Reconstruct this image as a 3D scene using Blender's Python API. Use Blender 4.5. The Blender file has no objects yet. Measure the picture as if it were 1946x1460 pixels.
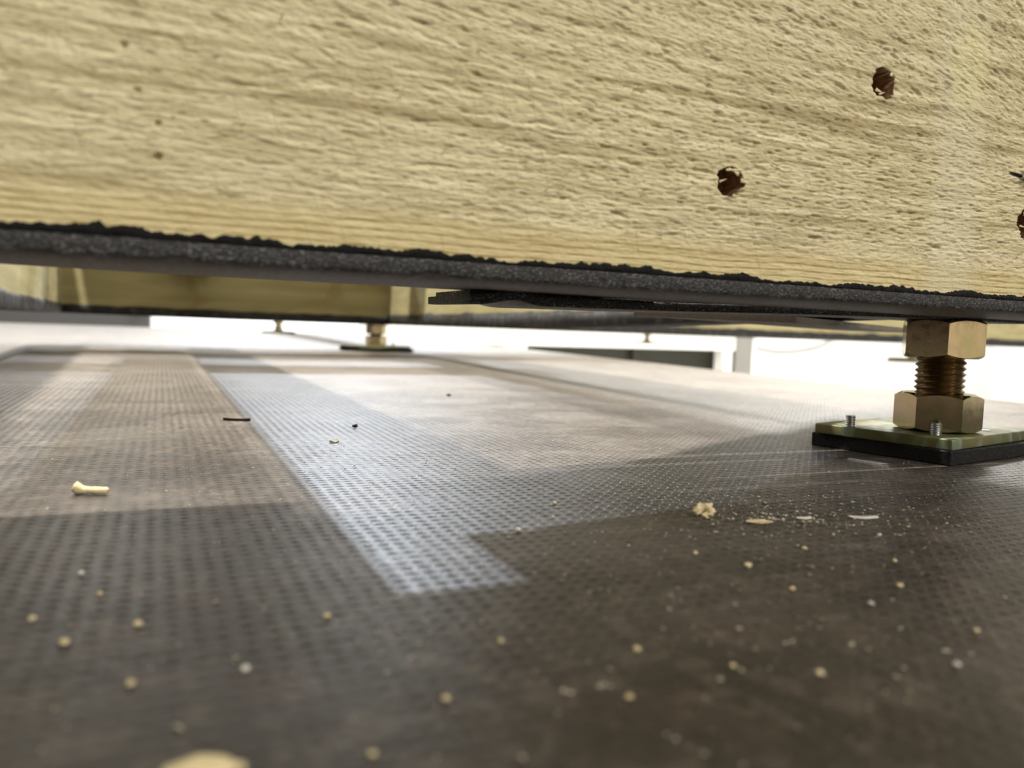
import bpy, bmesh, math, random
import numpy as np
from mathutils import Matrix, Vector, noise as mnoise

random.seed(7)
RNG = np.random.default_rng(11)
S = bpy.context.scene
COL = S.collection

# ------------------------------------------------------------------ camera
# X runs along the near timber, Y along the joists, Z up; metres, floor sheet top = 0
CAM_H = 0.044
right = Vector((0.9144, -0.4032, 0.0349))
down = Vector((0.0043, -0.0765, -0.9971))
fwd = Vector((0.4047, 0.9119, -0.0683))
cd = bpy.data.cameras.new('camera')
cam = bpy.data.objects.new('camera', cd)
COL.objects.link(cam)
m = Matrix.Identity(4)
for i in range(3):
    m[i][0], m[i][1], m[i][2] = right[i], -down[i], -fwd[i]
m[2][3] = CAM_H
cam.matrix_world = m
cd.sensor_width = 36.0
cd.lens = 36.0 * 1513 / 1946
cd.clip_start = 0.005
cd.clip_end = 60
cd.dof.use_dof = True
cd.dof.focus_distance = 0.265
cd.dof.aperture_fstop = 14.5
S.camera = cam

# ------------------------------------------------------------------ light
S.view_settings.view_transform = 'Standard'
S.view_settings.look = 'None'
S.view_settings.gamma = 1.0
S.view_settings.use_curve_mapping = False
S.view_settings.exposure = 0.0
w = bpy.data.worlds.new('room_air')
S.world = w
w.use_nodes = True
w.node_tree.nodes['Background'].inputs[0].default_value = (0.9, 0.95, 1.0, 1)
w.node_tree.nodes['Background'].inputs[1].default_value = 0.05

CEIL = 2.45
def area(name, loc, size, power, color, target=None):
    l = bpy.data.lights.new(name, 'AREA')
    l.shape = 'RECTANGLE'
    l.size, l.size_y = size
    l.energy = power
    l.color = color
    o = bpy.data.objects.new(name, l)
    COL.objects.link(o)
    o.location = loc
    if target:
        d = Vector(target) - Vector(loc)
        o.rotation_euler = d.to_track_quat('-Z', 'Y').to_euler()
    return o
# name, location, size, power, colour
LAMPS = [
    ('lamp_front', (0.45, -2.2, CEIL - .06), (1.2, .3), 106, (1.0, .95, .87)),
    ('lamp_over', (-.45, .72, CEIL - .06), (.10, .10), 170, (1.0, .92, .80)),
    ('lamp_mid', (.95, 1.35, CEIL - .06), (.10, .10), 85, (1.0, .94, .85)),
    ('lamp_back', (.80, 3.90, CEIL - .06), (.09, .09), 185, (.78, .87, 1.0)),
    ('lamp_wall', (3.6, 3.2, CEIL - .06), (1.2, .3), 170, (1.0, .97, .92)),
    ('lamp_wall_b', (-1.4, 3.4, CEIL - .06), (1.2, .3), 90, (1.0, .97, .92)),
]
for nm, loc, sz, pw, c in LAMPS:
    area(nm, loc, sz, pw, c)

# ------------------------------------------------------------------ helpers
def link(o, parent=None):
    COL.objects.link(o)
    if parent is not None:
        o.parent = parent
    return o

def mesh_np(name, verts, faces, mats, parent=None, smooth=False, loc=(0, 0, 0), mi=None):
    """verts (n,3) array, faces (m,4) or (m,3) int array"""
    me = bpy.data.meshes.new(name)
    verts = np.asarray(verts, dtype=np.float32)
    faces = np.asarray(faces, dtype=np.int32)
    k = faces.shape[1]
    me.vertices.add(len(verts))
    me.vertices.foreach_set('co', verts.ravel())
    me.loops.add(faces.size)
    me.loops.foreach_set('vertex_index', faces.ravel())
    me.polygons.add(len(faces))
    me.polygons.foreach_set('loop_start', np.arange(0, faces.size, k, dtype=np.int32))
    try:
        me.polygons.foreach_set('loop_total', np.full(len(faces), k, dtype=np.int32))
    except Exception:
        pass
    if mi is not None:
        me.polygons.foreach_set('material_index', np.asarray(mi, dtype=np.int32))
    if smooth:
        me.polygons.foreach_set('use_smooth', np.ones(len(faces), dtype=bool))
    me.update(calc_edges=True)
    me.validate()
    for mt in (mats if isinstance(mats, (list, tuple)) else [mats]):
        me.materials.append(mt)
    o = bpy.data.objects.new(name, me)
    o.location = loc
    return link(o, parent)

def bm_obj(name, bm, mat, parent=None, loc=(0, 0, 0), smooth_angle=None, rotz=0):
    me = bpy.data.meshes.new(name)
    bmesh.ops.recalc_face_normals(bm, faces=bm.faces)
    if smooth_angle:
        for f in bm.faces:
            f.smooth = True
        for e in bm.edges:
            if len(e.link_faces) == 2 and e.calc_face_angle(0) > smooth_angle:
                e.smooth = False
    bm.to_mesh(me)
    bm.free()
    me.materials.append(mat)
    o = bpy.data.objects.new(name, me)
    o.location = loc
    o.rotation_euler = (0, 0, rotz)
    return link(o, parent)

def empty(name, loc, rotz=0):
    o = bpy.data.objects.new(name, None)
    o.empty_display_size = .02
    o.location = loc
    o.rotation_euler = (0, 0, rotz)
    return link(o)

def tag(o, label, cat, group=None):
    o['label'] = label
    o['category'] = cat
    if group:
        o['group'] = group
    return o

def structure(o):
    o['kind'] = 'structure'
    return o

def box_bm(x0, x1, y0, y1, z0, z1, bevel=0, seg=1):
    bm = bmesh.new()
    bmesh.ops.create_cube(bm, size=1)
    for v in bm.verts:
        v.co = Vector(((x0 + x1) / 2 + v.co.x * (x1 - x0), (y0 + y1) / 2 + v.co.y * (y1 - y0), (z0 + z1) / 2 + v.co.z * (z1 - z0)))
    if bevel:
        bmesh.ops.bevel(bm, geom=list(bm.edges), offset=bevel, segments=seg, affect='EDGES', profile=.6)
    return bm

def smoothstep(a, b, x):
    t = np.clip((x - a) / (b - a), 0, 1)
    return t * t * (3 - 2 * t)

class Field:
    """smooth random field, gaussian-filtered with its own length along x and y (metres)"""
    def __init__(s, x0, x1, y0, y1, res, lx, ly, seed):
        nx, ny = int((x1 - x0) / res) + 8, int((y1 - y0) / res) + 8
        r = np.random.default_rng(seed).standard_normal((nx, ny))
        fx = np.fft.fftfreq(nx, res)[:, None]
        fy = np.fft.fftfreq(ny, res)[None, :]
        k = np.exp(-2 * (math.pi ** 2) * ((fx * lx) ** 2 + (fy * ly) ** 2))
        a = np.fft.ifft2(np.fft.fft2(r) * k).real
        s.a = a / a.std()
        s.x0, s.y0, s.res = x0, y0, res
    def __call__(s, x, y):
        i = (x - s.x0) / s.res
        j = (y - s.y0) / s.res
        nx, ny = s.a.shape
        i = np.mod(i, nx - 1)
        j = np.mod(j, ny - 1)
        i0 = i.astype(int)
        j0 = j.astype(int)
        fi, fj = i - i0, j - j0
        a = s.a
        return (a[i0, j0] * (1 - fi) * (1 - fj) + a[i0 + 1, j0] * fi * (1 - fj)
                + a[i0, j0 + 1] * (1 - fi) * fj + a[i0 + 1, j0 + 1] * fi * fj)

# ------------------------------------------------------------------ materials
class NT:
    def __init__(s, name):
        s.m = bpy.data.materials.new(name)
        s.m.use_nodes = True
        s.t = s.m.node_tree
        s.b = s.t.nodes['Principled BSDF']
    def n(s, typ, ins=None, **props):
        nd = s.t.nodes.new('ShaderNode' + typ)
        for k, v in props.items():
            setattr(nd, k, v)
        for k, v in (ins or {}).items():
            s.put(nd.inputs[k], v)
        return nd
    def put(s, sock, v):
        if isinstance(v, bpy.types.NodeSocket):
            s.t.links.new(v, sock)
        elif isinstance(v, (tuple, list)) and len(v) == 3 and sock.type == 'RGBA':
            sock.default_value = (*v, 1)
        else:
            sock.default_value = v
    def math(s, op, a, b=0.0, c=None):
        nd = s.n('Math', {0: a, 1: b}, operation=op)
        if c is not None:
            s.put(nd.inputs[2], c)
        return nd.outputs[0]
    def map(s, v, a, b, c=0.0, d=1.0, smooth=True):
        nd = s.n('MapRange', {0: v, 1: a, 2: b, 3: c, 4: d})
        if smooth:
            nd.interpolation_type = 'SMOOTHSTEP'
        return nd.outputs[0]
    def mix(s, f, a, b):
        nd = s.n('Mix', data_type='RGBA')
        s.put(nd.inputs[0], f)
        s.put(nd.inputs[6], a)
        s.put(nd.inputs[7], b)
        return nd.outputs[2]
    def noise(s, vec, scale=1.0, detail=3.0, rough=.55, dist=0.0):
        return s.n('TexNoise', {'Vector': vec, 'Scale': scale, 'Detail': detail, 'Roughness': rough, 'Distortion': dist}).outputs[0]
    def coord(s):
        return s.n('TexCoord').outputs['Object']
    def scale(s, v, k):
        return s.n('Vector' + 'Math', {0: v, 1: k}, operation='MULTIPLY').outputs[0]
    def set(s, **k):
        for a, v in k.items():
            s.put(s.b.inputs[a.replace('_', ' ')], v)
        return s.m
    def bump(s, h, strength=.5, dist=.001):
        nd = s.n('Bump', {'Strength': strength, 'Distance': dist, 'Height': h})
        s.t.links.new(nd.outputs[0], s.b.inputs['Normal'])

def plain(name, color, rough=.6, metal=0.0, spec=.5):
    t = NT(name)
    return t.set(Base_Color=color, Roughness=rough, Metallic=metal, Specular_IOR_Level=spec)

def wood_material(name, near):
    t = NT(name)
    co = t.coord()
    x, y, z = t.n('SeparateXYZ', {0: co}).outputs
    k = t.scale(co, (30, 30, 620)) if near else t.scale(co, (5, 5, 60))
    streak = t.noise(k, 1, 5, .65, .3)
    ca, cb = ((.46, .40, .225), (.78, .71, .485)) if near else ((.28, .25, .125), (.43, .39, .225))  # far timber toned darker, the shade on it put into the colour
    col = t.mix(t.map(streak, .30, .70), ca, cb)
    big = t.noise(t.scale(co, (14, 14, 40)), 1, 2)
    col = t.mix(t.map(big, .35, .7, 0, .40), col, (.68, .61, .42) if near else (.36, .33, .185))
    if near:
        fl = t.noise(t.scale(co, (330, 330, 1900)), 1, 3, .62, .4)
        col = t.mix(t.map(fl, .53, .68, 0, .70), col, (.29, .235, .12))
        fl2 = t.noise(t.scale(co, (120, 120, 900)), 1, 2, .5, .8)
        col = t.mix(t.map(fl2, .57, .68, 0, .55), col, (.27, .22, .12))
        ln = t.noise(t.scale(co, (9, 9, 260)), 1, 4, .6, .3)
        col = t.mix(t.map(ln, .53, .64, 0, .72), col, (.33, .27, .14))
        spot = t.noise(t.scale(co, (190, 190, 330)), 1, 2, .5, .6)
        col = t.mix(t.map(spot, .70, .78, 0, .7), col, (.17, .13, .075))
        # annual rings running out at the lower arris
        wob = t.noise(t.scale(co, (25, 25, 60)), 1, 2)
        ph = t.math('MULTIPLY', t.math('ADD', z, t.math('MULTIPLY', wob, .0022)), 2 * math.pi / .00165)
        ring = t.map(t.math('SINE', ph), .25, 1.0)
        zone = t.map(z, .009, .0155, 1, 0)
        col = t.mix(t.math('MULTIPLY', zone, .60), col, (.70, .59, .31))
        dash = t.map(t.noise(t.scale(co, (160, 160, 300)), 1, 2), .3, .6, .35, 1)
        col = t.mix(t.math('MULTIPLY', t.math('MULTIPLY', ring, dash), t.math('MULTIPLY', zone, .85)), col, (.30, .22, .085))
        # yellowish resin patch and paler rubbed band near the right-hand holes
        dx = t.math('MULTIPLY', t.math('SUBTRACT', x, .2145), 1 / .010)
        dz = t.math('MULTIPLY', t.math('SUBTRACT', z, .070), 1 / .019)
        d = t.math('ADD', t.math('MULTIPLY', dx, dx), t.math('MULTIPLY', dz, dz))
        d = t.math('ADD', d, t.math('MULTIPLY', t.noise(t.scale(co, (150, 150, 150)), 1, 2), .9))
        col = t.mix(t.map(d, .35, 1.5, .6, 0), col, (.72, .66, .28))
        dx2 = t.math('MULTIPLY', t.math('SUBTRACT', x, .2125), 1 / .011)
        pale = t.map(t.math('MULTIPLY', dx2, dx2), .2, 1.3, .4, 0)
        col = t.mix(pale, col, (.66, .63, .47))
        # thin upright scribe lines left by the saw
        lx = t.math('ADD', x, t.math('MULTIPLY', z, .28))
        saw = t.math('SINE', t.math('MULTIPLY', t.math('ADD', lx, t.math('MULTIPLY', big, .004)), 2 * math.pi / .0072))
        sawm = t.math('MULTIPLY', t.map(saw, .975, 1, 0, .35), t.map(t.noise(t.scale(co, (60, 60, 90)), 1, 2), .5, .6))
        col = t.mix(sawm, col, (.33, .27, .15))
        t.bump(t.math('ADD', fl, t.math('MULTIPLY', streak, .5)), .7, .0005)
    else:
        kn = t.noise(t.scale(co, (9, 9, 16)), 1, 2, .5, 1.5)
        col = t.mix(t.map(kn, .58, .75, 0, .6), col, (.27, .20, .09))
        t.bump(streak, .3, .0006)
    return t.set(Base_Color=col, Roughness=.82, Specular_IOR_Level=.25)

M = {}
M['wood_near'] = wood_material('rough_sawn_pine', True)
M['wood'] = wood_material('shade_toned_pine', False)
t = NT('drilled_wood')
n1 = t.noise(t.scale(t.coord(), (900, 400, 300)), 1, 3)
M['hole'] = t.set(Base_Color=t.mix(t.map(n1, .3, .7), (.10, .045, .018), (.30, .16, .075)), Roughness=.8)
t = NT('wood_splinter')
M['splinter'] = t.set(Base_Color=t.mix(t.noise(t.coord(), 700), (.62, .50, .27), (.80, .70, .45)), Roughness=.75)

t = NT('black_bitumen')
n1 = t.noise(t.coord(), 1500, 3, .7)
t.bump(n1, .9, .0006)
M['bitumen'] = t.set(Base_Color=t.mix(t.map(n1, .62, .74), (.004, .004, .0045), (.028, .028, .03)), Roughness=.65, Specular_IOR_Level=.22)

def rubber(name, grain, base, speck, amount):
    t = NT(name)
    co = t.coord()
    vec = t.scale(co, grain)
    n1 = t.noise(vec, 1, 3, .6)
    n2 = t.noise(t.scale(co, tuple(g * .16 for g in grain)), 1, 2)
    f = t.math('MULTIPLY', t.map(n1, .50, .68), t.map(n2, .25, .65, .45, 1))
    col = t.mix(t.math('MULTIPLY', f, amount), base, speck)
    t.bump(n1, .8, .0005)
    return t.set(Base_Color=col, Roughness=t.map(n1, .4, .7, .75, .45), Specular_IOR_Level=.45)
M['rubber_cut'] = rubber('crumb_rubber_cut_face', (1100, 1100, 2600), (.018, .018, .019), (.27, .27, .28), .58)
M['rubber'] = rubber('rubber_skin_bounce_tone', (700, 700, 700), (.15, .130, .12), (.20, .175, .16), .6)  # brownish lift paints in the light bounced up from the floor
M['rubber_far'] = rubber('rubber_strip_far', (90, 90, 90), (.012, .012, .014), (.05, .05, .055), .6)

def zinc(name, a, b, c, rough, metal=1.0):
    t = NT(name)
    co = t.coord()
    n1 = t.noise(co, 60, 2, .5, .6)
    n2 = t.noise(co, 340, 3, .6)
    n3 = t.noise(t.scale(co, (90, 90, 40)), 1, 2, .5, 1.0)
    col = t.mix(t.map(n1, .35, .65), a, b)
    col = t.mix(t.map(n3, .52, .72, 0, .75), col, c)
    t.bump(n2, .06, .0003)
    return t.set(Base_Color=col, Metallic=metal, Roughness=t.map(n2, .3, .7, rough, rough + .10))
M['zinc'] = zinc('yellow_zinc_steel', (.42, .33, .205), (.33, .30, .16), (.47, .32, .245), .09)
M['zinc_plate'] = zinc('yellow_zinc_plate', (.15, .135, .055), (.12, .125, .05), (.24, .32, .25), .50, .4)
M['thread'] = zinc('dark_yellow_thread', (.26, .19, .10), (.20, .145, .075), (.23, .17, .09), .28)
M['steel'] = plain('bright_steel', (.62, .64, .68), .28, 1.0)
t = NT('black_pad')
n1 = t.noise(t.coord(), 900, 3)
t.bump(n1, .6, .0005)
M['pad'] = t.set(Base_Color=(.006, .006, .0065), Roughness=t.map(n1, .4, .65, .8, .5), Specular_IOR_Level=.25)

M['white'] = plain('white_wall_paint', (.86, .85, .82), .65, 0, .3)
M['grey_wall'] = plain('dark_grey_wall_paint', (.06, .055, .05), .7, 0, .3)
M['front_wall'] = plain('cream_wall_paint', (.66, .62, .55), .7, 0, .3)
M['white_gloss'] = plain('white_lacquer', (.82, .82, .79), .4, 0, .4)
M['grey_post'] = plain('grey_enamel', (.22, .215, .20), .5)
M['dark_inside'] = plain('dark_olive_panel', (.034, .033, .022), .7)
M['black_panel'] = plain('black_laminate', (.035, .035, .035), .55)
M['room_floor'] = plain('pale_concrete', (.62, .61, .58), .5)
M['cable'] = plain('pale_grey_cable_sheath', (.30, .31, .33), .5)
M['lamp_body'] = plain('lamp_housing', (.75, .75, .75), .5)
t = NT('lamp_diffuser')
M['glow'] = t.set(Base_Color=(1, 1, 1), Emission_Color=(1, .97, .92), Emission_Strength=3.0)

# phenolic film with a wire-mesh imprint, dust lying on the raised cells
t = NT('mesh_phenolic_film')
co = t.coord()
PITCH = .0033
wx = t.math('MULTIPLY', t.math('SUBTRACT', t.noise(t.scale(co, (60, 60, 60)), 1, 1), .5), .0006)
x, y, z = t.n('SeparateXYZ', {0: co}).outputs
def cell(s):
    q = t.math('MULTIPLY', t.math('ADD', s, wx), 1 / PITCH)
    return t.math('ABSOLUTE', t.math('SUBTRACT', t.math('FRACT', q), .5))
a, b = cell(x), cell(y)
arm1 = t.math('MULTIPLY', t.map(a, .42, .18), t.map(b, .17, .04))
arm2 = t.math('MULTIPLY', t.map(b, .34, .12), t.map(a, .20, .05))
pit = t.math('MAXIMUM', arm1, arm2)
var = t.noise(t.scale(co, (170, 170, 170)), 1, 2)
wear = t.map(t.noise(t.scale(co, (26, 26, 26)), 1, 3), .36, .58, .50, 1)
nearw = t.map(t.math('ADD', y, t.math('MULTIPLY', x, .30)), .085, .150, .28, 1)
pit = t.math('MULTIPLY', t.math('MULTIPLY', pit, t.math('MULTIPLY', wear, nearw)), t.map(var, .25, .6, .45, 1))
fine = t.noise(co, 2600, 3, .65)
patch = t.noise(t.scale(co, (16, 22, 20)), 1, 3, .55, .6)
patch2 = t.noise(t.scale(co, (3, 4, 3)), 1, 3, .6, .4)
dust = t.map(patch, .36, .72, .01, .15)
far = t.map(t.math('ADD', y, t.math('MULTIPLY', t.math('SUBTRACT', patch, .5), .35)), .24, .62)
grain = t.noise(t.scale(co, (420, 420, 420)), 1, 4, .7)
dust = t.math('ADD', dust, t.math('MULTIPLY', far, .34))  # mix turns paler with distance along Y
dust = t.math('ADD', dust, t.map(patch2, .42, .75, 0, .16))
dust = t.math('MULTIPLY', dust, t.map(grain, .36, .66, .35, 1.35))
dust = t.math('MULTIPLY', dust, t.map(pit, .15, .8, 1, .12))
film = t.mix(t.map(patch, .3, .7), (.024, .019, .016), (.034, .028, .024))
blot = t.noise(t.scale(co, (150, 150, 150)), 1, 3, .6, .5)
film = t.mix(t.map(blot, .48, .66, 0, .75), film, (.075, .062, .052))
red = t.noise(t.scale(co, (60, 60, 60)), 1, 2, .5, .5)
film = t.mix(t.map(red, .52, .7, 0, .5), film, (.050, .034, .028))
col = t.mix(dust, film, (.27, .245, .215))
h = t.math('SUBTRACT', t.math('ADD', t.math('MULTIPLY', fine, .12), t.math('MULTIPLY', grain, .45)), pit)
t.bump(h, 1.0, .00046)
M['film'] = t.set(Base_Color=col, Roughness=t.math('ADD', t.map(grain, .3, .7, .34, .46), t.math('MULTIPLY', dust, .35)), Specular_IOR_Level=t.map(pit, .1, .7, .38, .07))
M['ply_edge'] = plain('plywood_edge', (.30, .22, .14), .8)

# ------------------------------------------------------------------ room shell
RX0, RX1, RY0, RY1, RZ0 = -4.5, 7.0, -4.0, 4.9, -.45
structure(bm_obj('wall_back', box_bm(RX0, RX1, RY1, RY1 + .1, RZ0, CEIL), M['white']))
structure(bm_obj('wall_right', box_bm(RX1, RX1 + .1, RY0, RY1, RZ0, CEIL), M['white']))
structure(bm_obj('wall_left', box_bm(RX0 - .1, RX0, RY0, RY1, RZ0, CEIL), M['grey_wall']))
structure(bm_obj('wall_front', box_bm(RX0, RX1, RY0 - .1, RY0, RZ0, CEIL), M['front_wall']))
structure(bm_obj('ceiling', box_bm(RX0, RX1, RY0, RY1, CEIL, CEIL + .1), M['white']))
structure(bm_obj('floor_lower', box_bm(RX0, RX1, RY0, RY1, RZ0 - .1, RZ0), M['room_floor']))
# raised floor of film-faced plywood, its edge cut across the joists
def prism(pts, z0, z1):
    bm = bmesh.new()
    lo = [bm.verts.new((p[0], p[1], z0)) for p in pts]
    hi = [bm.verts.new((p[0], p[1], z1)) for p in pts]
    bm.faces.new(hi)
    bm.faces.new(lo[::-1])
    n = len(pts)
    for i in range(n):
        bm.faces.new((lo[i], lo[(i + 1) % n], hi[(i + 1) % n], hi[i]))
    return bm
FL = [(-3.2, -2.6), (.40, -2.6), (.612, .20), (.645, .62), (.775, 1.70), (.92, 2.95), (.95, 3.42), (0, 3.72), (-3.2, 4.3)]
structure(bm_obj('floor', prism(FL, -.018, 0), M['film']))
FS = [(p[0] - .03 if p[0] > 0 else p[0] + .03, p[1] - .03 if p[1] > 0 else p[1] + .03) for p in FL]
structure(bm_obj('trim_1', prism(FS, RZ0, -.018), M['ply_edge']))

# ------------------------------------------------------------------ near timber
AV = .164       # front face
AB = .0585      # underside of the wood
AZ0 = .0545     # underside of the rubber
beam = empty('timber_beam', (0, AV, AZ0))
tag(beam, 'rough-sawn pale timber beam with drilled holes, resting above the bolt with hexagon nuts', 'timber beam', 'joists of the raised frame')

fd = dict(x0=-.05, x1=.28, y0=-.005, y1=.12, res=.0002)
def F(lx, ly, seed):
    return Field(fd['x0'], fd['x1'], fd['y0'], fd['y1'], fd['res'], lx, ly, seed)
f_long, f_mid, f_tear, f_fine, f_big, f_tear2 = F(.0034, .00019, 1), F(.0008, .00017, 2), F(.0010, .00018, 3), F(.00028, .00016, 4), F(.02, .008, 5), F(.0019, .00030, 6)
xs = np.concatenate([np.linspace(-.55, -.15, 10), np.arange(-.14, .302, .00036), np.linspace(.31, .95, 14)])
zs = np.concatenate([np.arange(.004, .0975, .00027), np.linspace(.10, .205, 8)])
X, Z = np.meshgrid(xs, zs, indexing='ij')
# grain dips to the right higher up the face
G = Z + (.16 * (X - .10) + .9 * np.clip(X - .12, 0, .2) ** 2) * smoothstep(.022, .060, Z)
dep = .00006 * f_long(X, G) + .00008 * f_mid(X, G) + .00005 * f_fine(X, G) + .00010 * f_big(X, Z)
rough_zone = smoothstep(.006, .018, Z) * (.55 + .45 * smoothstep(.0, .12, X))
tear = smoothstep(.8, 1.7, f_tear(X, G)) * .00048 + smoothstep(1.7, 2.6, f_tear2(X, G)) * .0006
dep = dep * (.35 + .65 * rough_zone) - tear * rough_zone
dep *= smoothstep(-.16, -.135, X) * (1 - smoothstep(.300, .312, X)) * (1 - smoothstep(.094, .10, Z))
holes = [(.181, .0603, .0037, .012), (.1306, .0282, .0033, .011), (.2455, .0272, .0042, .012)]
pits = [(-.0005, .0252, .0006, .0012), (-.0005, .0191, .0007, .0012), (-.0062, .0383, .0006, .001), (-.004, .0305, .0007, .0008)]
hole_mask = np.zeros_like(X)
edge_n = F(.0009, .0009, 9)
for hx, hz, hr, hd in holes:
    r = np.hypot((X - hx) * .86, (Z - hz) * .95)
    rr = hr * (1 + .10 * edge_n(X, Z))
    ins = smoothstep(rr + .0001, rr - .0004, r)
    dep = dep * (1 - ins) - hd * ins
    lip = np.exp(-((r - hr * 1.12) / .0006) ** 2)
    dep += lip * .00035 * np.clip(edge_n(X + .01, Z), 0, 2)
    hole_mask = np.maximum(hole_mask, (r < rr).astype(float))
for hx, hz, hr, hd in pits:
    r = np.hypot(X - hx, Z - hz)
    dep -= hd * smoothstep(hr * 1.2, hr * .6, r)
nx, nz = X.shape
V = np.stack([X, -dep, Z], -1).reshape(-1, 3)
idx = np.arange(nx * nz).reshape(nx, nz)
Q = np.stack([idx[:-1, :-1], idx[1:, :-1], idx[1:, 1:], idx[:-1, 1:]], -1).reshape(-1, 4)
fm = hole_mask
fmq = ((fm[:-1, :-1] + fm[1:, :-1] + fm[1:, 1:] + fm[:-1, 1:]) > 1.5).astype(int).ravel()
# back, top, bottom and ends close the timber
TH = .045
x0, x1, z0, z1 = xs[0], xs[-1], zs[0], zs[-1]
base = len(V)
V = np.vstack([V, [[x0, TH, z0], [x1, TH, z0], [x1, TH, z1], [x0, TH, z1]]])
c00, c10, c11, c01 = idx[0, 0], idx[-1, 0], idx[-1, -1], idx[0, -1]
ext = np.array([[base + 1, base, base + 3, base + 2], [c01, c11, base + 2, base + 3], [base, base + 1, c10, c00], [base, c00, c01, base + 3], [c10, base + 1, base + 2, c11]])
Q = np.vstack([Q, ext])
mesh_np('timber', V, Q, [M['wood_near'], M['hole']], beam, True, mi=np.concatenate([fmq, np.zeros(len(ext), int)]))

# ragged black sealant along the lower arris
bx = np.concatenate([np.linspace(-.55, -.051, 600), np.linspace(-.05, .27, 1500), np.linspace(.271, .95, 700)])
n = len(bx)
fr1, fr2 = Field(-.06, .28, 0, .01, .0002, .0035, .001, 21), Field(-.06, .28, 0, .01, .0002, .0006, .001, 22)
top = .0053 + .00035 * fr1(bx, bx * 0 + .004) + .00018 * fr2(bx, bx * 0 + .004) + .00010 * Field(-.06, .28, 0, .01, .0001, .00018, .001, 23)(bx, bx * 0 + .004)
top = np.maximum(top, .0043)
rows = []
for k, (q, yy) in enumerate([(0, -.0004), (.25, -.0007), (.6, -.0008), (.9, -.0006), (1.0, .0)]):
    rr = Field(-.06, .28, 0, .01, .0002, .0005, .001, 30 + k)
    rows.append(np.stack([bx, yy - .00012 * rr(bx, bx * 0 + .004), .0037 + (top - .0037) * q], -1))
V = np.concatenate(rows)
idx = np.arange(len(V)).reshape(5, n)
Q = np.stack([idx[:-1, :-1], idx[:-1, 1:], idx[1:, 1:], idx[1:, :-1]], -1).reshape(-1, 4)
o = mesh_np('edge_sealant', V, Q, M['bitumen'], beam, True)
o['label'] = 'ragged black sealant smeared along the lower edge of the wood'

# glued rubber strip: granular cut face, smooth underside
def strip_mesh(name, us, prof, mats, parent, cut_rows):
    """prof(u) -> list of (y, z) around the section; closed tube with end caps"""
    secs = np.array([[(u, y, z) for y, z in prof(u)] for u in us])
    k = secs.shape[1]
    V = secs.reshape(-1, 3)
    idx = np.arange(len(V)).reshape(len(us), k)
    nxt = np.roll(idx, -1, axis=1)
    Q = np.stack([idx[:-1], nxt[:-1], nxt[1:], idx[1:]], -1)
    mi = np.zeros(Q.shape[:2], int)
    mi[:, cut_rows] = 1
    ob = mesh_np(name, V, Q.reshape(-1, 4), mats, parent, False, mi=mi.ravel())
    me = ob.data
    bm = bmesh.new()
    bm.from_mesh(me)
    bm.verts.ensure_lookup_table()
    for e in (list(idx[0]), list(idx[-1])):
        f = bm.faces.new([bm.verts[i] for i in e])
        f.material_index = 1
    bmesh.ops.recalc_face_normals(bm, faces=bm.faces)
    bm.to_mesh(me)
    bm.free()
    return ob
wav = Field(-.6, 1.0, 0, .01, .0005, .03, .002, 41)
jag = Field(-.6, 1.0, 0, .01, .0002, .0006, .0004, 42)
us = np.concatenate([np.linspace(-.55, -.05, 12), np.arange(-.045, .27, .00045), np.linspace(.28, .95, 16)])
def prof_a(u):
    one = np.array([u])
    def J(s):
        return float(jag(one, np.array([.0005 + s]))[0]) * .00013
    z = float(wav(one, np.array([.004]))[0]) * .00010
    notch = .0008 * math.exp(-((u - .0035) / .0025) ** 2) + .0009 * math.exp(-((u - .0535) / .0028) ** 2)
    f0 = -.0008
    return [(f0 + .0003, .0038), (f0 + J(.0), .0034), (f0 + J(.001) - .0001, .0026), (f0 + J(.002) - .0001, .0018), (f0 + J(.003), .0010),
            (f0 + .0002 + J(.004), .0003 + z + notch), (f0 + .0010, z + notch * .9), (.010, z + notch * .15), (.0455, z), (.0455, .0038)]
o = strip_mesh('rubber_strip', us, prof_a, [M['rubber'], M['rubber_cut']], beam, [0, 1, 2, 3, 4])
o['label'] = 'black crumb-rubber strip glued under the beam'

# splinters standing at the rims of the holes
def splinter(loc, length, width, ang, lean, curl):
    bm = bmesh.new()
    ring = []
    for i in range(6):
        s = i / 5
        wd = width * (1 - s) ** .7 * .5 + .00003
        y = -lean * s - curl * s * s
        cx = length * s
        ring.append([bm.verts.new((cx, y + dy, dz)) for dy, dz in ((0, wd), (-wd * .5, 0), (0, -wd), (wd * .3, 0))])
    for i in range(5):
        for j in range(4):
            bm.faces.new((ring[i][j], ring[i][(j + 1) % 4], ring[i + 1][(j + 1) % 4], ring[i + 1][j]))
    bm.faces.new(ring[0])
    bm.faces.new(ring[-1][::-1])
    ob = bm_obj('splinter', bm, M['splinter'], beam, loc)
    ob.rotation_euler = (0, ang, 0)
    return ob
for hx, hz, hr, k in ((.1306, .0282, .0033, 9), (.181, .0603, .0037, 4), (.2455, .0272, .0042, 8)):
    for i in range(k):
        a = random.uniform(0, 2 * math.pi)
        inward = random.random() < .6
        L = random.uniform(.0010, .0026)
        px, pz = hx + math.cos(a) * hr * 1.02, hz + math.sin(a) * hr * 1.02
        splinter((px, -.0002, pz), L, random.uniform(.0005, .0011), (math.pi if math.cos(a) > 0 else 0) + random.uniform(-.5, .5) if inward else random.uniform(-.4, .4), random.uniform(.0001, .0007), random.uniform(0, .0006))
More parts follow.
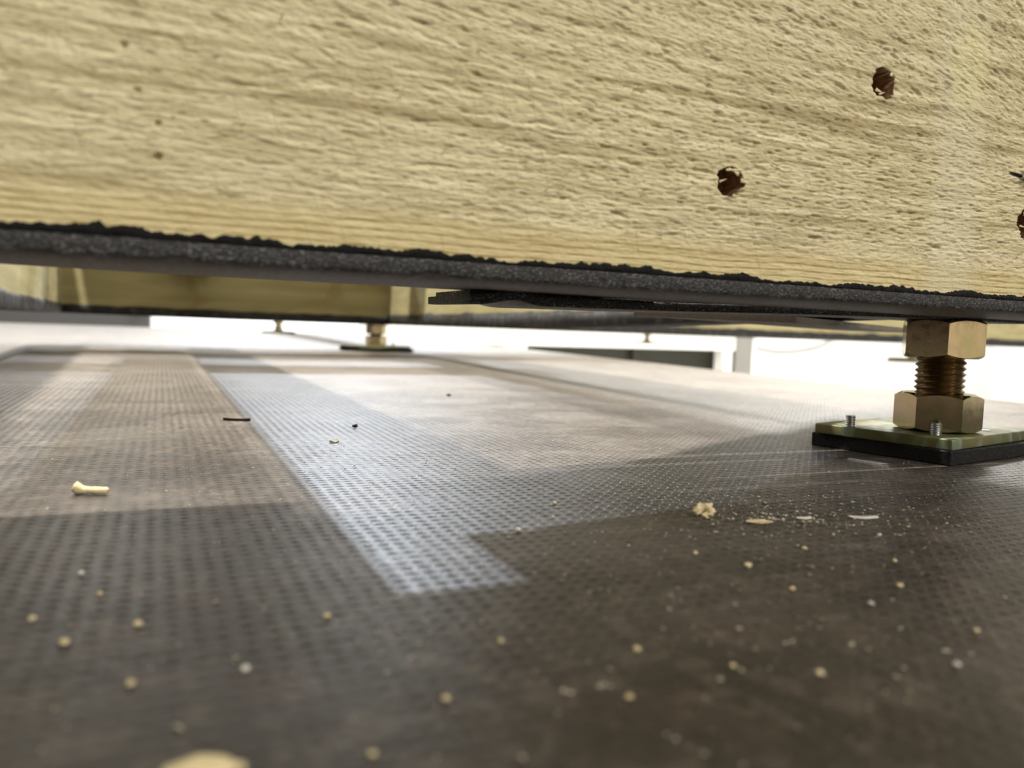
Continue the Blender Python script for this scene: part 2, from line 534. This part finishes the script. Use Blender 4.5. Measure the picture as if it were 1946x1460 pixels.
for x, zz, L, an in ((.0545, .0262, .0028, -.95), (.0835, .0245, .0021, -.75), (.079, .021, .0019, -.6), (.045, .0365, .0026, -1.2), (.056, .041, .0022, -.7), (.021, .0475, .0016, -1.2), (.102, .0475, .0018, 2.5)):
    splinter((x, -.0002, zz), L, .00035, an, .0009, .0006)
# steel pin in a slit near the right-hand hole
bm = box_bm(-.0012, .0022, -.0012, .004, -.0011, .0013, .0003)
o = bm_obj('nail', bm, plain('grey_pin', (.40, .40, .42), .35, .9), beam, (.2412, 0, .0417))
o.rotation_euler = (0, .2, .15)
o['label'] = 'grey steel nail end in a dark slit'
splinter((.2402, -.0003, .0416), .006, .0011, math.pi + .12, .0001, 0).data.materials[0] = M['bitumen']  # black sliver painted in as the shade inside the slit

# ------------------------------------------------------------------ joists behind
def joist(p0, p1, thick, z0, z1, rub0, rub1, label, side=1):
    """p0,p1: foot points of the face seen; the body lies to 'side' of it; rubber underside runs rub0 -> rub1"""
    p0, p1 = Vector((p0[0], p0[1], 0)), Vector((p1[0], p1[1], 0))
    d = p1 - p0
    L = d.length
    ang = math.atan2(d.y, d.x)
    e = empty('timber_beam', (p0.x, p0.y, min(rub0, rub1)), ang)
    tag(e, label, 'timber beam', 'joists of the raised frame')
    b = min(rub0, rub1)
    y0, y1 = (0, thick) if side > 0 else (-thick, 0)
    bm_obj('timber', box_bm(0, L, y0, y1, z0 - b, z1 - b, .0015), M['wood'], e)
    nseg = max(12, int(L / .012))
    rg = Field(0, 4, 0, .05, .002, .012, .01, random.randint(0, 9999))
    us = np.linspace(0, L, nseg)
    def prof(u):
        s = u / L
        s = min(1, s * 2.2) if rub0 > rub1 else s
        zb = rub0 + (rub1 - rub0) * s - b
        r = abs(float(rg(np.array([u]), np.array([.01]))[0])) * .0012
        ya, yb = y0 - .001, y1 + .001
        return [(ya, z0 - b + .0005 + r), (ya - .0012, z0 - b - .001), (ya - .001, zb + .001), (ya, zb), (yb, zb), (yb, z0 - b + .0005 + r)]
    o = strip_mesh('rubber_strip', us, prof, [M['rubber_far'], M['rubber_far']], e, [0])
    o['label'] = 'black rubber strip with a ragged upper edge'
    return e
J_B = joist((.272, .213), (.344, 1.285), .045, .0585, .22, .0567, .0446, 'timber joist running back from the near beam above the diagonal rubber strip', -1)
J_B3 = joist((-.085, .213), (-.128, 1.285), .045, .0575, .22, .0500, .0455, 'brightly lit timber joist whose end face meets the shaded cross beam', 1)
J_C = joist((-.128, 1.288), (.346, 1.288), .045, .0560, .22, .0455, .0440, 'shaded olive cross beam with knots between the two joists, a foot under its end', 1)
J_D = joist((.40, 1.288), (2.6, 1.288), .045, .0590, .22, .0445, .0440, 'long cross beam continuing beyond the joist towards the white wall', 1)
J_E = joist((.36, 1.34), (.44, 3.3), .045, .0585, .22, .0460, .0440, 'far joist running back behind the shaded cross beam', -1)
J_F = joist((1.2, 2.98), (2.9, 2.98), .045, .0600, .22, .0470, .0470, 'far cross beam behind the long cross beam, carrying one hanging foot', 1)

# unseen boards added across the frame to shade floor and cross beam
for label, x0, x1, y0, y1, z in (('added narrow shade batten fixed lengthwise between the near beam and the shaded cross beam', .012, .0721, .2105, 1.2870, .1100),
                                 ('added shade board lying along the top of the near beam and overhanging it', -.55, .95, .0800, .2050, .2600),
                                 ('slim added shade slat lying across the joists beside the shaded cross beam', -.12, .42, 1.235, 1.284, .2205),
                                 ('added shade slat lying across the joists a hand away from the shaded cross beam', -.12, .42, 1.015, 1.105, .2205)):
    o = bm_obj('shade_board', box_bm(0, x1 - x0, 0, y1 - y0, 0, .021, .001), M['wood'], None, (x0, y0, z))
    tag(o, label, 'board', 'added shade boards on the frame')

# loose rubber strip with a curled end under the near beam
def loose():
    z_at = np.interp
    uk = [.0755, .0790, .0835, .0885, .0915, .0950, .1000, .1150, .1500, .2000, .2600, .3300]
    zk = [.0504, .0504, .0512, .0521, .0520, .0511, .0508, .0511, .0516, .0528, .0537, .0537]
    us = np.concatenate([np.linspace(.0755, .11, 60), np.linspace(.112, .33, 50)])
    jj = Field(0, .4, 0, .01, .0003, .0008, .001, 77)
    T = .0027
    zs_ = z_at(us, uk, zk)
    # soften
    for _ in range(6):
        zs_[1:-1] = (zs_[:-2] + 2 * zs_[1:-1] + zs_[2:]) / 4
    zd = dict(zip(us, zs_))
    def prof(u):
        z = zd[u]
        v0 = np.interp(u, [.0755, .095, .15, .33], [.2000, .2015, .211, .212])
        v1 = v0 + .036
        j = float(jj(np.array([u]), np.array([.003]))[0]) * .00012
        zz = z - .0504
        tl = max(0, (.0885 - u) / .013)
        return [(v0 + j - tl * .001, zz + T), (v0 + j * .5, zz + T * .6), (v0 - j + .0002, zz + .0003), (v0 + .0006, zz), (v1, zz + .0005 * tl), (v1, zz + T)]
    e = empty('rubber_packing_strip', (0, 0, .0504))
    strip_mesh('lower_layer', us, prof, [M['rubber'], M['rubber_cut']], e, [0, 1, 2])
    def prof2(u):
        zz = zd[u] - .0504 + T + .0001
        v0 = np.interp(u, [.0755, .095, .15, .33], [.2030, .2045, .215, .217])
        v1 = v0 + .029
        top = max(.0544 - .0504, zz + .0006) if u < .2 else zz + .0006
        return [(v0, top), (v0, zz), (v1, zz), (v1, top)]
    strip_mesh('upper_layer', us[2:], prof2, [M['rubber_cut'], M['rubber_cut']], e, [0])
    return tag(e, 'loose black rubber strip with an upturned cut end hanging under the near beam', 'rubber strip')
loose()
# diagonal rubber offcut under the joist
dpts = [(.160, .252), (.415, .395), (.440, .362), (.236, .2500)]
bm = prism(dpts, .0507, .0533)
o = bm_obj('rubber_offcut', bm, M['rubber'])
tag(o, 'pointed black rubber offcut lying diagonally under the joist beside the bolt', 'rubber strip')

# ------------------------------------------------------------------ levelling feet
def nut_bm(af, hgt, hole):
    bm = bmesh.new()
    N = 96
    ra = af / 2
    rings = []
    for which in range(6):
        ring = []
        for i in range(N):
            th = 2 * math.pi * i / N
            loc = (th + math.pi / 6) % (math.pi / 3) - math.pi / 6
            rh = ra / math.cos(loc)
            ch = (rh - ra * .955) * .577
            r, z = [(hole, 0), (ra * .955, 0), (rh, ch), (rh, hgt - ch), (ra * .955, hgt), (hole, hgt)][which]
            ring.append(bm.verts.new((r * math.cos(th), r * math.sin(th), z)))
        rings.append(ring)
    for a in range(6):
        A, B = rings[a], rings[(a + 1) % 6]
        for i in range(N):
            j = (i + 1) % N
            bm.faces.new((A[i], A[j], B[j], B[i]))
    return bm

def rod_bm(rad, pitch, hgt, depth, per=8, seg=56):
    bm = bmesh.new()
    nz = int(hgt / pitch * per)
    rings = []
    for k in range(nz + 1):
        z = hgt * k / nz
        ring = []
        for i in range(seg):
            th = 2 * math.pi * i / seg
            ph = (z / pitch - i / seg) % 1.0
            tri = abs(ph * 2 - 1)
            tri = min(1, max(0, (tri - .08) / .84))
            r = rad - depth * (1 - tri)
            ring.append(bm.verts.new((r * math.cos(th), r * math.sin(th), z)))
        rings.append(ring)
    for k in range(nz):
        for i in range(seg):
            j = (i + 1) % seg
            bm.faces.new((rings[k][i], rings[k][j], rings[k + 1][j], rings[k + 1][i]))
    bm.faces.new(rings[-1])
    bm.faces.new(rings[0][::-1])
    return bm

def foot(loc, top, plate, plate_rot, plate_off, nut_rots, af, low_nut, up_nut, screws, label, pad_h=.0055, z_floor=0.0):
    """loc: bolt axis on the floor; plate: half sizes"""
    e = empty('levelling_foot', (loc[0], loc[1], z_floor))
    tag(e, label, 'levelling foot', 'levelling feet under the frame')
    T = .0042
    hx, hy = plate
    p = bm_obj('rubber_pad', box_bm(-hx - .001, hx + .002, -hy - .0015, hy + .001, 0, pad_h, .0004), M['pad'], e, (plate_off[0] + .0015, plate_off[1], 0), None, plate_rot - .05)
    p['label'] = 'black rubber pad under the plate'
    bm = box_bm(-hx, hx, -hy, hy, pad_h, pad_h + T, .0009, 3)
    p = bm_obj('base_plate', bm, M['zinc_plate'], e, (plate_off[0], plate_off[1], 0), .6, plate_rot)
    p['label'] = 'yellow zinc-plated square plate'
    zt = pad_h + T
    r = af / 2 * (20 / 30)
    bm_obj('lower_nut', nut_bm(af, low_nut, r * .93), M['zinc'], e, (0, 0, zt), .35, nut_rots[0])
    bm_obj('threaded_rod', rod_bm(r, .0025 * af / .030, top - zt, .00125 * af / .030), M['thread'], e, (0, 0, zt), .9)
    bm_obj('upper_nut', nut_bm(af, up_nut, r * .93), M['zinc'], e, (0, 0, top - up_nut), .35, nut_rots[1])
    for sx, sy, sh in screws:
        s = bm_obj('grub_screw', rod_bm(.0021, .0009, sh, .00045, 8, 24), M['steel'], e, (sx, sy, zt - .0005), .9)
    return e
NF = (.2853, .2215)
R = math.radians
foot(NF, .0537, (.0345, .0275), R(14), (.0045, .0105), (R(-20), R(15)), .0276, .0150, .0150,
     [(-.0300, .0155, .0050), (-.0150, -.0115, .0050), (.022, -.005, .0008)],
     'yellow zinc levelling foot with bolt, two hexagon nuts and square plate beside the dusty shavings')
foot((.330, 1.310), .0445, (.042, .042), R(40), (0, 0), (R(10), R(25)), .030, .016, .016,
     [(.0, .03, .007), (.03, .0, .006)], 'brass-coloured levelling foot standing on the dark floor under the end of the shaded cross beam')
foot((.405, 3.08), .0445, (.042, .042), R(40), (0, 0), (R(0), R(15)), .030, .016, .012,
     [], 'small far levelling foot standing in front of the white back wall')
foot((1.60, 1.312), .0445, (.050, .050), R(35), (0, 0), (R(20), R(5)), .030, .012, .016,
     [], 'levelling foot hanging from the long cross beam behind the near bolt', z_floor=.001)
foot((1.98, 3.0), .0480, (.042, .042), R(35), (0, 0), (R(20), R(5)), .030, .010, .012,
     [], 'levelling foot hanging from the far cross beam in front of the white bench', z_floor=.002)

# ------------------------------------------------------------------ background furniture
bench = empty('workbench', (2.4, 3.75, RZ0))
tag(bench, 'white workbench with dark recesses between its legs along the back wall', 'workbench')
Zb = -RZ0
def bpart(name, x0, x1, y0, y1, z0, z1, mat, label=None):
    o = bm_obj(name, box_bm(x0 - 2.4, x1 - 2.4, y0, y1, z0 + Zb, z1 + Zb, .003), mat, bench)
    if label:
        o['label'] = label
bpart('apron', .86, 3.20, -.05, 0, -.035, .10, M['white_gloss'])
bpart('bench_top', .82, 3.24, -.07, .65, .10, .14, M['white_gloss'])
for x0, x1 in ((.90, .98), (1.60, 1.72), (2.97, 3.03)):
    bpart('leg', x0, x1, -.05, .04, RZ0, -.035, M['white_gloss'])
bpart('leg', 3.05, 3.17, -.06, .04, RZ0, .10, M['grey_post'], 'grey leg')
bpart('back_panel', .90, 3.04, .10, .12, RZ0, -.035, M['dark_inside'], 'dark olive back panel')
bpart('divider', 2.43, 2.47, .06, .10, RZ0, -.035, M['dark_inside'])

cab = empty('cabinet', (-1.2, 4.35, RZ0))
tag(cab, 'black cabinet standing behind the far edge of the raised floor', 'cabinet')
bm_obj('body', box_bm(-1.1, 1.155, 0, .45, .03, .95, .004), M['black_panel'], cab)
bm_obj('plinth', box_bm(-1.08, 1.135, .03, .43, 0, .03), M['black_panel'], cab)
for i in range(3):
    d = bm_obj('door', box_bm(-1.09 + i * .75, -1.09 + i * .75 + .74, -.02, 0, .05, .93, .003), M['black_panel'], cab)
    bm_obj('handle', box_bm(-.40 + i * .75, -.385 + i * .75, -.04, -.02, .5, .65, .003), M['steel'], d)

# pale cable looping on the back wall
pts = [(3.85, .20), (3.98, .06), (4.098, .0067), (4.249, -.028), (4.428, -.055), (4.609, -.0438), (4.82, -.0155), (5.0, .045), (5.12, .16), (5.2, .32)]
cu = bpy.data.curves.new('wall_cable', 'CURVE')
cu.dimensions = '3D'
sp = cu.splines.new('NURBS')
sp.points.add(len(pts) - 1)
for p, (a, b) in zip(sp.points, pts):
    p.co = (a, 4.5, b, 1)
sp.use_endpoint_u = True
cu.bevel_depth = .011
cu.bevel_resolution = 3
tmp = bpy.data.objects.new('cable_curve', cu)
COL.objects.link(tmp)
dg = bpy.context.evaluated_depsgraph_get()
me = bpy.data.meshes.new_from_object(tmp.evaluated_get(dg))
bpy.data.objects.remove(tmp)
me.materials.clear()
me.materials.append(M['cable'])
o = link(bpy.data.objects.new('cable', me))
o.location.y = .385
tag(o, 'pale grey cable hanging in a loop on the white wall', 'cable')

# ceiling lamps (housing and diffuser around each lamp)
for nm, loc, sz, pw, c in LAMPS:
    e = empty('ceiling_light', (loc[0], loc[1], CEIL))
    tag(e, {'lamp_front': 'long ceiling light above the open side of the near beam', 'lamp_over': 'small square ceiling light right above the near beam',
            'lamp_mid': 'square ceiling light above the cross beam', 'lamp_back': 'cool white ceiling light above the far end of the raised floor',
            'lamp_wall': 'long ceiling light above the white workbench', 'lamp_wall_b': 'long ceiling light above the black cabinet'}[nm], 'ceiling light', 'ceiling lights')
    hx, hy = sz[0] / 2, sz[1] / 2
    bm_obj('housing', box_bm(-hx - .02, hx + .02, -hy - .02, hy + .02, -.04, 0, .004), M['lamp_body'], e)
    bm_obj('diffuser', box_bm(-hx, hx, -hy, hy, -.055, -.04, .003), M['glow'], e)

# ------------------------------------------------------------------ debris on the floor
t = NT('pale_shaving')
M['chip'] = t.set(Base_Color=t.mix(t.noise(t.coord(), 500, 3), (.52, .42, .22), (.74, .65, .42)), Roughness=.7)
t = NT('dark_bark')
M['dark_chip'] = t.set(Base_Color=t.mix(t.noise(t.coord(), 900, 3), (.012, .010, .008), (.06, .045, .03)), Roughness=.8)
t = NT('white_grit')
M['grit'] = t.set(Base_Color=t.mix(t.noise(t.coord(), 900, 3), (.55, .53, .48), (.80, .78, .72)), Roughness=.6)

t = NT('cream_sawdust')
M['sawdust'] = t.set(Base_Color=t.mix(t.noise(t.coord(), 300, 3), (.40, .35, .24), (.66, .62, .52)), Roughness=.7)

def crumb_bm(size, stretch, seed, sub=3, lump=.45, freq=2.0):
    bm = bmesh.new()
    bmesh.ops.create_icosphere(bm, subdivisions=sub, radius=1)
    off = Vector((seed * 3.7, seed * 1.3, seed * 2.1))
    for v in bm.verts:
        d = v.co.normalized()
        k = 1 + lump * mnoise.noise(d * freq + off) + lump * .5 * mnoise.noise(d * freq * 2.6 + off)
        v.co = Vector((d.x * stretch[0], d.y * stretch[1], d.z * stretch[2])) * k * size
    zmin = min(v.co.z for v in bm.verts)
    for v in bm.verts:
        v.co.z -= zmin
    return bm

def shaving_bm(length, width, thick, curl, twist, seed):
    bm = bmesh.new()
    rings = []
    n = 14
    rnd = random.Random(seed)
    for i in range(n):
        s = i / (n - 1) - .5
        a = curl * s
        r = length / max(abs(curl), .05)
        x, z = math.sin(a) * r, (1 - math.cos(a)) * r
        wd = width * (.55 + .45 * math.cos(s * 2.4)) * rnd.uniform(.85, 1.1)
        tw = twist * s
        ring = []
        for dy, dz in ((-wd / 2, -thick / 2), (wd / 2, -thick / 2), (wd / 2, thick / 2), (-wd / 2, thick / 2)):
            ring.append(bm.verts.new((x - dz * math.sin(a), dy * math.cos(tw) - dz * math.sin(tw), z + dy * math.sin(tw) + dz * math.cos(tw))))
        rings.append(ring)
    for i in range(n - 1):
        for j in range(4):
            bm.faces.new((rings[i][j], rings[i][(j + 1) % 4], rings[i + 1][(j + 1) % 4], rings[i + 1][j]))
    bm.faces.new(rings[0][::-1])
    bm.faces.new(rings[-1])
    zmin = min(v.co.z for v in bm.verts)
    for v in bm.verts:
        v.co.z -= zmin
    return bm

# rolled shaving with a flared end
bm = bmesh.new()
rings = []
for i in range(18):
    s = i / 17
    r = .00095 * (1 + .25 * mnoise.noise(Vector((s * 9, 2, 3)))) + .00065 * math.exp(-((s - .14) / .12) ** 2)
    r *= min(1, .35 + 6 * s) * min(1, .5 + 7 * (1 - s))
    ring = []
    for j in range(14):
        th = 2 * math.pi * j / 14
        q = r * (1 + .22 * mnoise.noise(Vector((s * 14, math.cos(th) * 2, math.sin(th) * 2))))
        ring.append(bm.verts.new((s * .0088, q * math.cos(th), .0011 + q * math.sin(th) * .95 + .0005 * math.exp(-((s - .14) / .1) ** 2))))
    rings.append(ring)
for i in range(17):
    for j in range(14):
        bm.faces.new((rings[i][j], rings[i][(j + 1) % 14], rings[i + 1][(j + 1) % 14], rings[i + 1][j]))
bm.faces.new(rings[0][::-1])
bm.faces.new(rings[-1])
e = empty('wood_shaving', (-.0195, .2190, 0), R(-22))
tag(e, 'pale rolled wood shaving with a flared end on the mesh-patterned floor', 'wood shaving')
bm_obj('roll', bm, M['chip'], e, (0, 0, .00005), 1.0)
bm_obj('loose_fibre', shaving_bm(.0016, .0004, .00015, 1.0, .5, 3), M['chip'], e, (.0012, 0, .0017)).rotation_euler = (0, -1.1, .3)

# popcorn-like crumpled curl
e = empty('wood_shaving', (.1212, .1555, 0), R(-15))
tag(e, 'crumpled yellow wood curl like popcorn lying in the shadow', 'wood shaving')
for i, (px, py, pz, sz) in enumerate([(-.0016, 0, .0012, .0012), (-.0006, .0002, .0021, .0012), (.0007, -.0002, .0022, .0012), (.0017, .0001, .0010, .0012), (.0001, -.0006, .0007, .0008)]):
    bm_obj('lobe', crumb_bm(sz, (1, .8, .9), i + 11, 3, .55, 2.2), M['chip'], e, (px, py, max(0, pz - .0009)), 1.2)

def chip(name, label, cat, group, loc, bm, mat, rot):
    o = bm_obj(name, bm, mat, None, (loc[0], loc[1], 0), 1.0, rot)
    return tag(o, label, cat, group)
chip('wood_chip', 'slim dark bark splinter lying on the brightly lit mesh floor', 'wood chip', None, (.0309, .3646), shaving_bm(.0115, .0018, .0011, .12, .1, 5), M['dark_chip'], R(-20))
chip('wood_chip', 'tiny dark bark crumb beside the yellow flake on the bright mesh', 'wood chip', None, (.0758, .3328), crumb_bm(.0011, (1, .8, .7), 2), M['dark_chip'], 0)
chip('wood_chip', 'black speck on the dusty floor short of the dark shadow', 'wood chip', None, (.1696, .4813), crumb_bm(.0013, (1.2, .8, .5), 4), M['dark_chip'], 0)
chip('wood_chip', 'small curled yellow flake on the bright mesh', 'wood chip', None, (.0589, .2925), shaving_bm(.0036, .0016, .0005, 1.3, .6, 6), M['chip'], R(10))
chip('wood_chip', 'large yellow chip right at the foreground edge of the floor', 'wood chip', None, (.0040, .0785), crumb_bm(.0021, (1.5, .8, .45), 8), M['chip'], R(-10))
# flat white shavings in the dusty patch by the foot
for (x, y, L, wd, rz) in ((.1611, .1437, .0075, .0016, -22), (.1453, .1475, .0040, .0012, -15)):
    chip('wood_shaving', ('longest' if L > .005 else 'short') + ' flat whitish shaving in the dusty patch before the square plate', 'wood shaving', 'whitish shavings before the plate', (x, y), shaving_bm(L, wd, .0003, .35, .15, int(L * 1e5)), M['grit'], R(rz))
chip('wood_shaving', 'frayed cream shaving beside the popcorn-like curl', 'wood shaving', None, (.1310, .1468), crumb_bm(.0016, (1.8, .8, .28), 15), M['chip'], R(-20))
# single yellow sawdust crumbs, all alike
CR = [(-.0027, .1223, .8), (.0606, .0908, .75), (.0795, .0762, .75), (.1093, .0947, .6), (.1018, .1050, .7), (.1220, .0998, .8), (.0920, .1780, .8), (.0720, .1560, .8), (.0990, .1290, .75), (.1030, .1180, 1.0),
      (-.0165, .1290, .7), (-.0120, .1500, .65), (-.0085, .1380, .6), (.0230, .1170, .65), (.0440, .1000, .6), (.0100, .1020, .7), (.0310, .0860, .65), (.0700, .0820, .6), (-.0115, .1180, .9), (.0850, .1650, .5),
      (.1240, .1250, .7), (.1350, .1120, .7), (.1150, .0800, .6), (.1000, .0720, .7), (.0520, .0790, .6), (-.0030, .1020, .7), (.0200, .0770, .55), (.1500, .1290, .6)]
src = [crumb_bm(.0009, (1.1, .9, .7), 40 + i, 2) for i in range(4)]
mm = []
for i, bm in enumerate(src):
    me = bpy.data.meshes.new('wood_crumb')
    for f in bm.faces:
        f.smooth = True
    bm.to_mesh(me)
    bm.free()
    me.materials.append(M['chip'] if i != 3 else M['grit'])
    mm.append(me)
for i, (x, y, s) in enumerate(CR):
    o = link(bpy.data.objects.new('wood_crumb', mm[i % 4]))
    o.location = (x, y, 0)
    o.rotation_euler = (0, 0, i * 1.7)
    o.scale = (s * .8,) * 3
    tag(o, 'small pale sawdust crumb lying alone on the shaded dark floor', 'wood crumb', 'sawdust crumbs on the shaded floor')

# fine sawdust and grit nobody could count
verts, tris = [], []
OCT = np.array([[1, 0, 0], [-1, 0, 0], [0, 1, 0], [0, -1, 0], [0, 0, 1], [0, 0, -1]], float)
OF = [(0, 2, 4), (2, 1, 4), (1, 3, 4), (3, 0, 4), (2, 0, 5), (1, 2, 5), (3, 1, 5), (0, 3, 5)]
def dust_bits(n, cx, cy, sx, sy, lo, hi, ang=-.35):
    for _ in range(n):
        a, b = RNG.normal(0, sx), RNG.normal(0, sy)
        x = cx + a * math.cos(ang) - b * math.sin(ang)
        y = cy + a * math.sin(ang) + b * math.cos(ang)
        if y < .03 or y > 1.2 or x > .58:
            continue
        s = lo + (hi - lo) * RNG.random() ** 3
        sc = np.array([s * RNG.uniform(.6, 2.2), s * RNG.uniform(.5, 1.1), s * RNG.uniform(.3, .8)])
        th = RNG.uniform(0, math.pi)
        P = OCT * sc * RNG.uniform(.7, 1.2, (6, 1))
        P = np.stack([P[:, 0] * math.cos(th) - P[:, 1] * math.sin(th), P[:, 0] * math.sin(th) + P[:, 1] * math.cos(th), P[:, 2] + sc[2] * .8], -1)
        k = len(verts) * 6
        verts.append(P + [x, y, 0])
        tris.append(np.array(OF) + k)
dust_bits(2600, .09, .16, .07, .06, .00006, .00030)
dust_bits(700, .150, .155, .022, .014, .00008, .00042)
dust_bits(160, .139, .1475, .010, .0025, .0001, .0005)
dust_bits(900, .05, .26, .06, .05, .00006, .00030)
dust_bits(180, .05, .09, .06, .03, .00018, .00050)
dust_bits(500, .20, .17, .04, .03, .00006, .0003)
o = mesh_np('sawdust', np.concatenate(verts), np.concatenate(tris), M['sawdust'])
o['kind'] = 'stuff'
tag(o, 'fine pale sawdust and grit scattered over the dark floor', 'sawdust')
